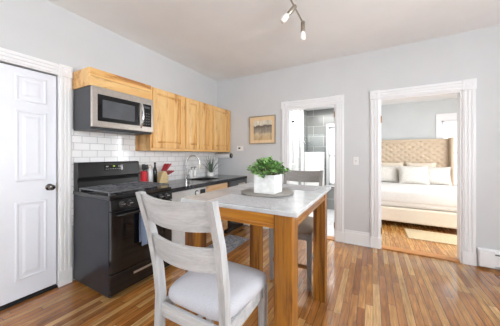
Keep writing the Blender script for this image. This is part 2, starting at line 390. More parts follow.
t4 = casing('x', BY, -1, EX0, EX1, OH, .122, 'trim_4', 'white fluted casing of the bedroom doorway', True)
def hinge(x0, x1, z, p): B(x0, x1, BY+.004, BY+.03, z-.045, z+.045, bev=.002).cyl(((x0+x1)/2, BY-.004, z-.048), ((x0+x1)/2, BY-.004, z+.048), .007, n=10).obj('hinge', 'brass', p)
hinge(BX1-.021, BX1-.016, 1.99, t3); hinge(BX1-.021, BX1-.016, .24, t3)
for z in (1.86, .26): hinge(EX0+.016, EX0+.021, z, t4)
struct(B(EX0+.018, EX1-.018, BY-.006, BY+BT+.006, .0005, .016, .005), 'trim_5', 'oak', 'amber wooden threshold strip of the bedroom doorway')
struct(B(BX0+.018, BX1-.018, BY-.006, BY+BT+.006, .0005, .016, .005), 'trim_6', 'oak', 'amber wooden threshold strip of the bathroom doorway')
def baseb(x0, x1, name, label):
    struct(MB().box(x0, x1, BY-.018, BY-.0005, 0, .17, .003).box(x0, x1, BY-.013, BY-.0005, .168, .205, .006).box(x0, x1, BY-.03, BY-.018, 0, .02, .005), name, 'trim', label)
baseb(BX1+.128, EX0-.128, 'baseboard_back', 'white tall baseboard between the two doorways')
baseb(.74, BX0-.128, 'baseboard_back', 'white tall baseboard left of the bathroom doorway')
# six panel door
d1 = thing('door_1', 'white six panel interior door with a round satin knob', None, (0, .61, 0), kind='structure')
lx0, lx1 = -.055, -.012
mb = B(lx0, lx1, D0+.008, D1-.008, .034, DH-.012, .003)
cols = [(.277, .515), (.715, .95)]; rows = [(.20, .915), (1.105, 1.765), (1.845, 2.09)]
cols = [(.285, .52), (.72, .948)]
for (a, b) in cols:
    for (c, d) in rows:
        # moulded ring and raised field
        mb.loft([[(lx1+dp, a+t_, c+t_), (lx1+dp, b-t_, c+t_), (lx1+dp, b-t_, d-t_), (lx1+dp, a+t_, d-t_)] for t_, dp in ((0, -.001), (.006, .005), (.016, .006), (.026, .001), (.05, .001), (.072, .006))])
mb.obj('door_leaf', 'door', d1)
kb = MB().lathe([(0, 0), (.031, 0), (.033, .004), (.028, .01), (.012, .014), (.011, .034), (.02, .04), (.028, .052), (.028, .064), (.02, .074), (0, .077)], mat=Matrix.Translation((lx1+.0005, .965, 1.03)) @ Matrix.Rotation(R(90), 4, 'Y')).obj('door_knob', 'knobdark', d1, True)
B(lx1-.002, lx1+.002, D1-.012, D1-.004, .985, 1.07).obj('latch_plate', 'nickel', d1)
struct(B(-.1, .002, D0, D1, .0005, .014), 'trim_7', 'blackm', 'dark strip for the shade in the gap under the panelled door')  # black strip paints the shade of the gap below the leaf
# windows
def window(name, axis, pos, u0, u1, z0, z1, label, inward, cas=.1, cmat='trim', mid=True):
    w = thing(name, label, None, ((u0+u1)/2, pos, z0) if axis == 'x' else (pos, (u0+u1)/2, z0), kind='structure')
    def put(mb, a0, a1, c0, c1, d0, d1, bev=.003):
        lo, hi = sorted((pos+inward*d0, pos+inward*d1))
        return mb.box(a0, a1, lo, hi, c0, c1, bev) if axis == 'x' else mb.box(lo, hi, a0, a1, c0, c1, bev)
    mb = MB(); g = .001
    put(mb, u0-cas, u0, z0-.02, z1, g, .02); put(mb, u1, u1+cas, z0-.02, z1, g, .02); put(mb, u0-cas, u1+cas, z1, z1+cas*1.5, g, .024); mb.obj('casing', cmat, w)
    mb = MB(); put(mb, u0-cas-.02, u1+cas+.02, z0-.045, z0-.02, g, .06, .006); mb.obj('sill', cmat, w)
    mb = MB(); s = .04
    put(mb, u0, u0+s, z0, z1, -.07, -.03); put(mb, u1-s, u1, z0, z1, -.07, -.03); put(mb, u0, u1, z0, z0+s, -.07, -.03); put(mb, u0, u1, z1-s, z1, -.07, -.03)
    if mid: put(mb, u0, u1, (z0+z1)/2-.02, (z0+z1)/2+.02, -.07, -.03)
    mb.obj('sash', cmat, w)
    mb = MB(); put(mb, u0+.01, u1-.01, z0+.01, z1-.01, -.052, -.048, 0); mb.obj('glass_pane', 'pane', w)
window('window_1', 'x', 7.1, 4.33, 5.1, .6, 2.2, 'bright white framed window right of the bed', -1, .115)
window('window_2', 'x', 5.75, 1.87, 2.35, .62, 2.04, 'bright white framed window in the grey shower tiles', -1, .055)
window('window_3', 'x', YN, .5, 2.1, .8, 2.4, 'unseen window added for fill behind the viewer on the left', 1)  # this and the next two kitchen windows are unseen, added to carry the fill
window('window_4', 'x', YN, 3.1, 4.7, .8, 2.4, 'unseen window added for fill behind the viewer on the right', 1)
window('window_5', 'y', XR, -.2, 1.8, .8, 2.4, 'wide unseen window added for fill in the right hand wall', -1)
window('window_6', 'y', 6.0, 4.0, 5.5, .7, 2.2, 'window in the right wall of the bedroom', -1)

# ------------------------------------------------------------------ base run: range, appliances, cabinet, worktop
CT = .947; FX = .70
y0, y1 = 1.152, 1.858
st = thing('gas_range', 'black freestanding gas range with slate side panel beside the white door', 'stove', (.36, 1.505, 0))
B(.03, .69, y0, y1, .03, .93, .004).obj('body', 'navy', st)
for x in (.08, .63):
    for y in (y0+.05, y1-.05): MB().cyl((x, y, 0), (x, y, .031), .02, n=12).obj('foot', 'blackm', st)
B(.02, .715, y0-.003, y1+.003, .93, .97, .008).obj('cooktop', 'black', st)
pn = MB().prism([(.685, .83), (.732, .83), (.722, .93), (.685, .93)], 'y', y0+.002, y1-.002).obj('control_panel', 'black', st)
for i, y in enumerate((1.25, 1.325, 1.505, 1.69, 1.77)):
    ax = Matrix.Translation((.728, y, .882)) @ Matrix.Rotation(R(85), 4, 'Y')
    k = MB().lathe([(.026, 0), (.026, .008), (.021, .011), (.019, .032), (0, .033)], mat=ax).obj('knob', 'blackm', st, True)
    MB().box(-.004, .004, -.019, .019, .03, .04, .001, mat=ax).lathe([(.0265, .002), (.028, .002), (.028, .005), (.0265, .005)], mat=ax).obj('knob_grip', 'chrome', k)
od = B(.69, .73, y0+.004, y1-.004, .25, .82, .006).obj('oven_door', 'black', st)
B(.729, .733, y0+.1, y1-.1, .37, .69, .001).obj('oven_window', 'gloss', od)
mb = MB().tube([(.73, y0+.05, .785), (.765, y0+.05, .788), (.775, y0+.07, .788), (.775, y1-.07, .788), (.765, y1-.05, .788), (.73, y1-.05, .785)], .011, 10); mb.obj('handle', 'black', od, True)
dr = B(.69, .727, y0+.004, y1-.004, .05, .24, .006).obj('storage_drawer', 'black', st)
B(.726, .735, y0+.22, y1-.22, .165, .185, .003).obj('handle', 'steel', dr)
bg = MB().prism([(.02, .969), (.115, .969), (.10, 1.06), (.105, 1.10), (.125, 1.11), (.11, 1.255), (.095, 1.27), (.02, 1.27)], 'y', y0+.006, y1-.006).obj('backguard', 'guard', st)
dp = MB().prism([(.1195, 1.17), (.1225, 1.17), (.1155, 1.235), (.1125, 1.235)], 'y', 1.42, 1.63).obj('display', 'gloss', bg)
MB().prism([(.1162, 1.212), (.1182, 1.212), (.1172, 1.226), (.1152, 1.226)], 'y', 1.515, 1.538).obj('clock_digits', 'green', dp)
for y in [1.43+i*.021 for i in range(9)]: B(.118, .1215, y, y+.011, 1.185, 1.189).obj('key', 'mark', dp)
for y in (1.435, 1.45, 1.575, 1.595): B(.1155, .1185, y, y+.01, 1.21, 1.222).obj('key', 'mark', dp)
for yc in (1.33, 1.68):
    mb = MB(); a, b = yc-.165, yc+.165; zt = 1.006
    for y in (a, b): mb.box(.14, .68, y-.006, y+.006, zt-.012, zt, .002)
    for x in (.14, .32, .50, .68): mb.box(x-.006, x+.006, a, b, zt-.012, zt, .002)
    mb.box(.14, .68, yc-.005, yc+.005, zt-.01, zt+.002, .002)
    for x in (.22, .4, .57):
        mb.box(x-.005, x+.005, a, b, zt-.012, zt-.002, .002)
    for x in (.14, .68):
        for y in (a, b): mb.box(x-.007, x+.007, y-.007, y+.007, .969, zt, .002)
    mb.obj('grate', 'iron', st)
    for x in (.26, .55): MB().lathe([(.05, 0), (.05, .008), (.03, .012), (.03, .02), (.0, .022)], x, yc, .9697, 20).obj('burner', 'blackm', st, True)
# towel on the oven handle
tw = MB(); secs = []
prof = [(0.7575, 0.4700), (0.7580, 0.7900), (0.7630, 0.8020), (0.7750, 0.8060), (0.7870, 0.8020), (0.7920, 0.7850), (0.7930, 0.4400), (0.7960, 0.4400), (0.7960, 0.7870), (0.7895, 0.8060), (0.7750, 0.8105), (0.7600, 0.8065), (0.7545, 0.7920), (0.7545, 0.4700)]
for i in range(7):
    y = 1.415+i*.011; w_ = .0025*math.sin(i*1.7); secs.append([(x+(w_ if z < .78 else 0), y, z) for x, z in prof])
tag(tw.loft(secs).obj('tea_towel', 'bluecloth', smooth=True), 'narrow pale blue tea towel hanging over the oven door handle', 'towel')
# silver appliance beside the range
a0, a1 = 1.87, 2.52
ap = thing('dishwasher', 'silver white appliance with a dark control display under the worktop beside the range', 'dishwasher', (.36, (a0+a1)/2, 0))
B(.05, .66, a0, a1, .08, .895, .004).obj('body', 'steel2', ap)
B(.08, .62, a0+.02, a1-.02, 0, .08).obj('plinth', 'blackm', ap)
B(.655, .685, a0+.004, a1-.004, .09, .745, .006).obj('door', 'steel2', ap)
cp = B(.655, .70, a0+.004, a1-.004, .752, .89, .006).obj('control_panel', 'steel2', ap)
B(.699, .702, a1-.14, a1-.03, .79, .865, .001).obj('display', 'gloss', cp)
MB().lathe([(.036, 0), (.036, .004), (0, .004)], mat=Matrix.Translation((.7, a1-.21, .828)) @ Matrix.Rotation(R(90), 4, 'Y')).obj('dial_ring', 'gloss', cp, True)
MB().lathe([(.024, 0), (.022, .02), (0, .021)], mat=Matrix.Translation((.704, a1-.21, .828)) @ Matrix.Rotation(R(90), 4, 'Y')).obj('dial', 'ceramic', cp, True)
# panelled cabinet door helper (front facing +x)
def pdoor(name, parent, x, ya, yb, za, zb, mat='pine', th=.02):
    fw = .062; mb = MB()
    mb.box(x, x+th, ya, ya+fw, za, zb, .003).box(x, x+th, yb-fw, yb, za, zb, .003).box(x, x+th, ya+fw-.001, yb-fw+.001, za, za+fw, .003).box(x, x+th, ya+fw-.001, yb-fw+.001, zb-fw, zb, .003)
    d = mb.obj(name, mat, parent)
    p = MB().box(x+.001, x+.004, ya+fw-.002, yb-fw+.002, za+fw-.002, zb-fw+.002)
    i = .03
    p.loft([[(x+.003, ya+fw+.008, za+fw+.008), (x+.003, yb-fw-.008, za+fw+.008), (x+.003, yb-fw-.008, zb-fw-.008), (x+.003, ya+fw+.008, zb-fw-.008)],
            [(x+.016, ya+fw+i, za+fw+i), (x+.016, yb-fw-i, za+fw+i), (x+.016, yb-fw-i, zb-fw-i), (x+.016, ya+fw+i, zb-fw-i)]])
    p.obj('panel', mat, d); return d
b0, b1 = 2.53, 3.098
bc = thing('sink_base_cabinet', 'knotty pine base cabinet with false drawer front under the sink', 'cabinet', (.36, (b0+b1)/2, 0))
mb = MB().box(.05, .66, b0, b0+.018, .1, .895).box(.05, .66, b1-.018, b1, .1, .895).box(.05, .66, b0, b1, .1, .118).box(.05, .06, b0, b1, .1, .895).box(.64, .66, b0, b1, .855, .895).box(.64, .66, b0, b1, .70, .735).box(.64, .66, (b0+b1)/2-.03, (b0+b1)/2+.03, .1, .735)
mb.obj('body', 'pinebase', bc); B(.08, .60, b0+.01, b1-.01, 0, .1).obj('toe_kick', 'pinebase', bc)
B(.66, .68, b0+.015, b1-.015, .745, .885, .004).obj('false_drawer_front', 'pinebase', bc)
pdoor('door', bc, .66, b0+.012, (b0+b1)/2-.004, .11, .73, 'pinebase'); pdoor('door', bc, .66, (b0+b1)/2+.004, b1-.012, .11, .73, 'pinebase')
c0, c1 = 3.108, 3.688
dw = thing('dishwasher', 'black dishwasher with a silver grip at the end of the worktop by the back wall', 'dishwasher', (.36, (c0+c1)/2, 0))
B(.05, .67, c0, c1, .1, .895, .004).obj('body', 'blackm', dw)
B(.08, .64, c0+.01, c1-.01, 0, .1).obj('plinth', 'black', dw)
B(.665, .70, c0+.004, c1-.004, .11, .735, .006).obj('door', 'black', dw)
cp = B(.665, .715, c0+.004, c1-.004, .745, .892, .01).obj('control_panel', 'dwpanel', dw)
B(.714, .722, c0+.26, c1-.08, .81, .84, .004).obj('grip', 'steel', cp)
# worktop with a cut out for the sink
k0, k1, kx0, kx1 = 2.62, 3.08, .17, .56
mb = MB(); zt, zb = CT, .897
ys, ye = 1.864, BY-.003
for (xa, xb, ya, yb) in ((.013, kx0, ys, ye), (kx1, FX+.01, ys, ye), (kx0, kx1, ys, k0), (kx0, kx1, k1, ye)): mb.box(xa, xb, ya, yb, zb, zt)
wt = mb.obj('worktop', 'granite'); tag(wt, 'polished black stone worktop running from the range to the back wall', 'worktop')
mb = MB(); th = .003
mb.box(kx0-.012, kx1+.012, k0-.012, k0+th, CT+.0005, CT+.004).box(kx0-.012, kx1+.012, k1-th, k1+.012, CT+.0005, CT+.004).box(kx0-.012, kx0+th, k0, k1, CT+.0005, CT+.004).box(kx1-th, kx1+.012, k0, k1, CT+.0005, CT+.004)
e = .0015
mb.box(kx0+e, kx0+e+th, k0+e, k1-e, .76, CT+.003).box(kx1-e-th, kx1-e, k0+e, k1-e, .76, CT+.003).box(kx0+e, kx1-e, k0+e, k0+e+th, .76, CT+.003).box(kx0+e, kx1-e, k1-e-th, k1-e, .76, CT+.003).box(kx0+e, kx1-e, k0+e, k1-e, .76, .764)
sk = mb.obj('sink', 'chrome'); tag(sk, 'stainless steel sink let into the black worktop', 'sink')
MB().lathe([(.04, 0), (.04, .003), (.02, .001), (0, .001)], .36, 2.85, .7642, 20).obj('drain', 'nickel', sk, True)
# faucet
fa = thing('kitchen_faucet', 'tall chrome gooseneck faucet with side lever behind the sink', 'faucet', (.095, 2.72, CT))
MB().lathe([(.03, 0), (.03, .006), (.02, .012), (.018, .1), (.013, .105), (0, .106)], .095, 2.72, CT+.0005, 24).obj('base', 'chrome', fa, True)
pts = [(.095, 2.72, CT+.1), (.095, 2.72, CT+.27)]
for i in range(1, 13):
    a = math.pi*i/12*1.06; pts.append((.095+.11*(1-math.cos(a))*.8, 2.72+.11*(1-math.cos(a))*.6, CT+.27+.125*math.sin(a)))
MB().tube(pts, .0145, 12).obj('spout', 'chrome', fa, True)
q = Vector(pts[-1]); MB().cyl(q+Vector((0, 0, .012)), q+Vector((.004, .003, -.075)), .015, .019, 16).obj('spray_head', 'nickel', fa, True)
MB().cyl((.095, 2.738, CT+.06), (.095, 2.765, CT+.06), .012, n=14).tube([(.095, 2.765, CT+.06), (.11, 2.785, CT+.1), (.12, 2.79, CT+.13)], [.008, .007, .006], 8).obj('lever', 'chrome', fa, True)

# ------------------------------------------------------------------ wall cabinets and microwave
UT, UB, UX = 2.235, 1.408, .322
m0, m1 = 1.155, 1.862
bx = thing('bridge_cabinet', 'low knotty pine cabinet box above the microwave', 'cabinet', (.16, (m0+m1)/2, 2.052))
B(.001, UX, m0, m1, 2.052, UT, .002).obj('body', 'pineh', bx)
B(UX, UX+.02, m0, m1, 2.052, 2.148, .003).obj('lower_board', 'pineh', bx); B(UX, UX+.02, m0, m1, 2.151, UT, .003).obj('upper_board', 'pineh', bx)
def upper(ya, yb, doors, label):
    t = thing('wall_cabinet', label, 'cabinet', (.16, (ya+yb)/2, UB), 'pine wall cabinets')
    B(.012, UX, ya, yb, UB, UT, .002).obj('body', 'pine', t)
    B(UX, UX+.012, ya, yb, UB, UB+.032, .002).obj('bottom_rail', 'pineh', t)
    for (a, b) in doors: pdoor('door', t, UX+.0005, a, b, UB+.036, UT-.012)
    return t
upper(1.868, 2.44, [(1.895, 2.425)], 'single door pine wall cabinet right beside the microwave')
upper(2.445, 3.10, [(2.475, 2.765), (2.775, 3.085)], 'double door pine wall cabinet above the faucet')
upper(3.105, 3.69, [(3.135, 3.67)], 'single door pine wall cabinet nearest the back wall')
mz0, mz1, mx = 1.612, 2.045, .36
mw = thing('microwave', 'stainless over range microwave with a curved handle under the pine box', 'microwave', (.19, (m0+m1)/2, mz0))
B(.014, mx, m0+.002, m1-.002, mz0, mz1, .004).obj('casing', 'mwside', mw)
dd = B(mx, mx+.028, m0+.001, m1-.001, mz0+.022, mz1, .005).obj('door', 'steel', mw)
fr = B(mx+.0275, mx+.031, m0+.055, 1.672, mz0+.085, mz1-.075, .001).obj('window_surround', 'gloss', dd)
B(mx+.0305, mx+.0325, m0+.10, 1.607, mz0+.125, mz1-.125, .001).obj('window_glass', 'mwglass', fr)
cpn = B(mx+.0275, mx+.031, 1.70, 1.828, mz0+.085, mz1-.075, .001).obj('keypad', 'gloss', dd)
for i in range(5):
    for j in range(3): B(mx+.0305, mx+.032, 1.727+j*.03, 1.74+j*.03, mz0+.115+i*.032, mz0+.118+i*.032).obj('key', 'mark', cpn)
B(mx+.0305, mx+.032, 1.722, 1.805, mz1-.125, mz1-.1).obj('display', 'mwglass', cpn)
hp = [(mx+.026, 1.688, mz0+.065)]+[(mx+.03+.045*math.sin(math.pi*i/8)**.7, 1.688, mz0+.065+i/8*.305) for i in range(1, 8)]+[(mx+.026, 1.688, mz0+.37)]
MB().tube(hp, .011, 10).obj('handle', 'chrome', dd, True)
B(mx-.24, mx+.01, m0+.12, m1-.12, mz0-.006, mz0+.001, .002).obj('vent_grille', 'blackm', mw)

# ------------------------------------------------------------------ things on the worktop
zc = CT+.0008
uc = thing('utensil_canister', 'red canister holding dark cooking utensils beside the range', 'canister', (.13, 1.912, zc))
MB().lathe([(.0, 0), (.036, 0), (.04, .004), (.04, .18), (.037, .18), (.037, .01), (0, .01)], .13, 1.912, zc).obj('body', 'red', uc, True)
MB().lathe([(.0402, .172), (.043, .175), (.043, .184), (.038, .184)], .13, 1.912, zc).obj('rim', 'red', uc, True)
for i, (dx, dy, h, kd) in enumerate(((-.02, .012, .26, 0), (.012, -.014, .28, 1), (.008, .018, .27, 0))):
    p0 = Vector((.13+dx*.3, 1.912+dy*.3, zc+.02)); p1 = Vector((.13+dx*1.6, 1.912+dy*1.6, zc+h-.06))
    t = thing('cooking_utensil', ('dark spatula standing leftmost in the red canister', 'dark ladle standing in the middle of the red canister', 'dark slotted spoon standing rightmost in the red canister')[i], 'utensil', tuple(p0), 'utensils in the red canister')
    MB().tube([p0, (p0+p1)/2, p1], .0045, 8).obj('handle', 'blackm', t, True)
    MB().box(-.004, .004, -.024, .024, 0, .065, .0035, mat=Matrix.Translation(p1-Vector((0, 0, .004)))).obj('head', 'blackm', t, True)
th_ = thing('steel_flask', 'brushed steel flask standing between red canister and dark bottle', 'flask', (.15, 1.992, zc))
MB().lathe([(0, 0), (.036, 0), (.038, .004), (.038, .19), (.03, .215), (.024, .222), (0, .222)], .15, 1.992, zc).obj('body', 'steel2', th_, True)
MB().lathe([(.026, .2225), (.027, .23), (.025, .25), (.012, .258), (.012, .268), (0, .27)], .15, 1.992, zc).obj('lid', 'steel', th_, True)
db = thing('dark_bottle', 'slim dark glass bottle left of the knife block', 'bottle', (.15, 2.068, zc))
MB().lathe([(0, 0), (.029, 0), (.031, .004), (.031, .17), (.026, .2), (.013, .235), (.012, .275), (0, .275)], .15, 2.068, zc).obj('body', 'gloss', db, True)
MB().lathe([(.0125, .2752), (.015, .277), (.015, .298), (0, .3)], .15, 2.068, zc).obj('cap', 'blackm', db, True)
kbk = thing('knife_block', 'pale beech knife block leaning behind the worktop edge', 'knife block', (.15, 2.19, zc))
MB().prism([(2.105, zc), (2.262, zc), (2.262, zc+.085), (2.222, zc+.165), (2.165, zc+.15)], 'x', .105, .195).obj('block', 'block', kbk)
MB().box(.1945, .1955, 2.22, 2.255, zc+.04, zc+.055).obj('label_plate', 'mark', kbk)
dirn = Vector((0, .57, .82)).normalized()
slots = [(.116, 2.215, .158), (.15, 2.215, .158), (.184, 2.215, .158), (.116, 2.25, .11), (.15, 2.25, .11), (.184, 2.25, .11)]
lab = ('back left', 'back middle', 'back right', 'front left', 'front middle', 'front right')
for i, (x, y, dz) in enumerate(slots):
    d2 = Vector((.14*(i % 3-1), .6+.35*(i > 2), .8-.35*(i > 2))).normalized()
    p = Vector((x, y, zc+dz+.004)); ln = .14 if i < 3 else .12
    q = d2.to_track_quat('Z', 'X').to_matrix().to_4x4()
    t = thing('kitchen_knife', 'red handled knife in the pale block, %s slot' % lab[i], 'knife', tuple(p), 'red handled knives in the block')
    MB().box(-.0095, .0095, -.018, .018, .004, ln, .007, mat=Matrix.Translation(p) @ q).obj('handle', 'darkred', t, True)
    MB().box(-.006, .006, -.012, .012, -.002, .006, .001, mat=Matrix.Translation(p) @ q).obj('bolster', 'steel', t)
# two white cups with brushes behind the sink
cd_ = thing('sink_caddy', 'white sink caddy with bottle pumps beneath the faucet spout', 'caddy', (.09, 2.885, zc))
B(.055, .125, 2.80, 2.97, zc, zc+.03, .008).obj('base', 'ceramic', cd_)
for i, y in enumerate((2.84, 2.925)):
    t = thing('soap_dispenser', ('white soap dispenser with dark pump, the nearer one on the sink caddy', 'white soap dispenser with dark pump, the farther one on the sink caddy')[i], 'soap dispenser', (.09, y, zc+.031), 'soap dispensers on the sink caddy')
    MB().lathe([(0, 0), (.028, 0), (.03, .004), (.03, .1), (.02, .115), (.011, .12), (0, .12)], .09, y, zc+.031).obj('bottle', 'ceramic', t, True)
    MB().cyl((.09, y, zc+.1515), (.09, y, zc+.185), .006, n=10).box(.085, .13, y-.008, y+.008, zc+.185, zc+.197, .003).obj('pump', 'blackm', t)
# aloe
al = thing('potted_aloe', 'spiky dark green aloe in a white pot by the back wall', 'plant', (.16, 3.29, zc))
MB().lathe([(0, 0), (.055, 0), (.066, .01), (.07, .075), (.066, .08), (.062, .075), (.06, .062), (0, .062)], .16, 3.29, zc).obj('pot', 'ceramic', al, True)
MB().lathe([(.059, .063), (0, .067)], .16, 3.29, zc).obj('soil', 'soil', al)
mb = MB()
for i in range(17):
    a = i*2.4; tilt = .12+.62*(i/17); L = .335+rnd.uniform(-.03, .05)-(.05 if i > 11 else 0); secs = []
    for k in range(6):
        f = k/5; r = .015*(1-f)**.7+.0008; bend = tilt*(1+.35*f)
        c = Vector((math.cos(a)*math.sin(bend)*L*f, math.sin(a)*math.sin(bend)*L*f, math.cos(bend)*L*f)); tx = Vector((-math.sin(a), math.cos(a), 0)); nr = Vector((math.cos(a)*math.cos(bend), math.sin(a)*math.cos(bend), -math.sin(bend)))
        o = Vector((.16, 3.29, zc+.06)); secs.append([o+c+tx*r, o+c+nr*r*.5, o+c-tx*r, o+c-nr*r*.15])
    mb.loft(secs)
mb.obj('leaves', 'aloe', al, True)
# paper towel roll under the cabinet end
pt = thing('paper_towel_holder', 'white paper towel roll with a dark end disc under the end wall cabinet', 'paper towel', (.22, 3.6, 1.29))
MB().cyl((.05, 3.6, 1.335), (.395, 3.6, 1.335), .045, n=28).obj('roll', 'paper', pt, True)
MB().cyl((.396, 3.6, 1.335), (.412, 3.6, 1.335), .046, n=28, bev=.004).obj('end_cap', 'blackm', pt, True)
MB().cyl((.412, 3.6, 1.335), (.418, 3.6, 1.335), .018, n=16).box(.03, .418, 3.592, 3.608, 1.385, 1.393).box(.03, .038, 3.592, 3.608, 1.335, 1.393).box(.413, .418, 3.592, 3.608, 1.335, 1.393).box(.15, .2, 3.58, 3.62, 1.392, 1.4075).obj('bracket', 'nickel', pt)

# ------------------------------------------------------------------ dining table
tx0, tx1, ty0, ty1 = 1.655, 2.44, 1.145, 2.20
tb = thing('dining_table', 'tall square legged amber wood table with a grey stone top', 'table', ((tx0+tx1)/2, (ty0+ty1)/2, 0))
LW = .108; TT = 1.045
for a in (tx0, tx1-LW):
    for b in (ty0, ty1-LW): B(a, a+LW, b, b+LW, 0, TT-.026, .004).obj('leg', 'table', tb)
for (b, m_) in ((ty0+.008, 'tablex'), (ty1-.04, 'tablex')): MB().box(tx0+LW, tx1-LW, b, b+.032, TT-.088, TT-.026, .002).box(tx0+LW, tx1-LW, b-.004, b+.036, TT-.108, TT-.086, .003).obj('apron', m_, tb)
for a in (tx0+.008, tx1-.04): MB().box(a, a+.032, ty0+LW, ty1-LW, TT-.088, TT-.026, .002).box(a-.004, a+.036, ty0+LW, ty1-LW, TT-.108, TT-.086, .003).obj('apron', 'tabley', tb)
B(tx0-.028, tx1+.03, ty0-.012, ty1+.04, TT-.026, TT, .004).obj('tabletop', 'stone', tb)
tz = TT+.0008
def mat_(x0, x1, ya, yb, label): tag(B(x0, x1, ya, yb, tz, tz+.003, .001).obj('placemat', 'placemat'), label, 'placemat', 'woven placemats on the table')
mat_(1.86, 2.315, 1.15, 1.425, 'grey woven placemat at the near edge of the table behind the whitewashed chair')
mat_(1.93, 2.385, 1.90, 2.18, 'grey woven placemat at the far edge of the table before the taupe chair')
trc = (2.075, 1.625)
tr = thing('serving_tray', 'round weathered grey wooden tray under the planter', 'tray', (trc[0], trc[1], tz))
MB().lathe([(0, .004), (.18, .004), (.205, .012), (.212, .012), (.208, .004), (.19, 0.0), (0, 0.0)], trc[0], trc[1], tz+.0002, 48).obj('plate', 'tray', tr, True)
px0, px1, py0, py1 = 1.995, 2.168, 1.545, 1.718; pz = tz+.0052; ph = .145
pl = thing('planter', 'white square planter full of bushy green leaves on the table tray', 'plant', ((px0+px1)/2, (py0+py1)/2, pz))
w = .012
mb = MB().box(px0, px1, py0, py0+w, pz, pz+ph, .003).box(px0, px1, py1-w, py1, pz, pz+ph, .003).box(px0, px0+w, py0+.002, py1-.002, pz, pz+ph, .003).box(px1-w, px1, py0+.002, py1-.002, pz, pz+ph, .003).box(px0+.002, px1-.002, py0+.002, py1-.002, pz, pz+.012)
mb.obj('pot', 'concrete', pl); B(px0+w, px1-w, py0+w, py1-w, pz+.1, pz+ph-.02).obj('soil', 'soil', pl)
pc = Vector(((px0+px1)/2, (py0+py1)/2, pz+ph)); stems = MB(); leaves = bmesh.new()
def leaf(bm, base, d, up, L, wd):
    d = d.normalized(); s_ = d.cross(up).normalized(); n_ = s_.cross(d)
    pr = [(0, 0), (.25, .8), (.55, 1), (.82, .7), (1, 0)]; lft = []; rgt = []; mid = []
    for f, k in pr:
        c = base+d*L*f-n_*L*.22*f*f
        mid.append(bm.verts.new(c-n_*wd*.18*k))
        lft.append(bm.verts.new(c+s_*wd*k) if 0 < f < 1 else mid[-1]); rgt.append(bm.verts.new(c-s_*wd*k) if 0 < f < 1 else mid[-1])
    for side in (lft, rgt):
        for i in range(4):
            vs_ = []
            for v in (mid[i], side[i], side[i+1], mid[i+1]):
                if v not in vs_: vs_.append(v)
            if len(vs_) > 2: bm.faces.new(vs_)
for i in range(58):
    a = i*2.39996; rr = math.sqrt((i+.5)/58); hgt = .128*(1-.55*rr**2)+rnd.uniform(-.02, .02)
    tip = pc+Vector((math.cos(a)*rr*.175, math.sin(a)*rr*.175, hgt-.012-.04*rr**3)); root = pc+Vector((math.cos(a)*rr*.06, math.sin(a)*rr*.06, -.03))
    md = root.lerp(tip, .5)+Vector((0, 0, .025)); stems.tube([root, md, tip], [.0025, .002, .0012], 5)
    for k in range(13):
        f = .35+.65*k/12; base = root.lerp(md, f*2) if f < .5 else md.lerp(tip, f*2-1)
        an = k*2.4+a; out = Vector((math.cos(an), math.sin(an), rnd.uniform(-.1, .7)))+(tip-root).normalized()*.6
        leaf(leaves, base, out, Vector((rnd.uniform(-.3, .3), rnd.uniform(-.3, .3), 1)), rnd.uniform(.028, .042), rnd.uniform(.008, .012))
stems.obj('stems', 'stem', pl)
mb = MB(); mb.bm.free(); mb.bm = leaves; mb.obj('foliage', 'leaf', pl, True)

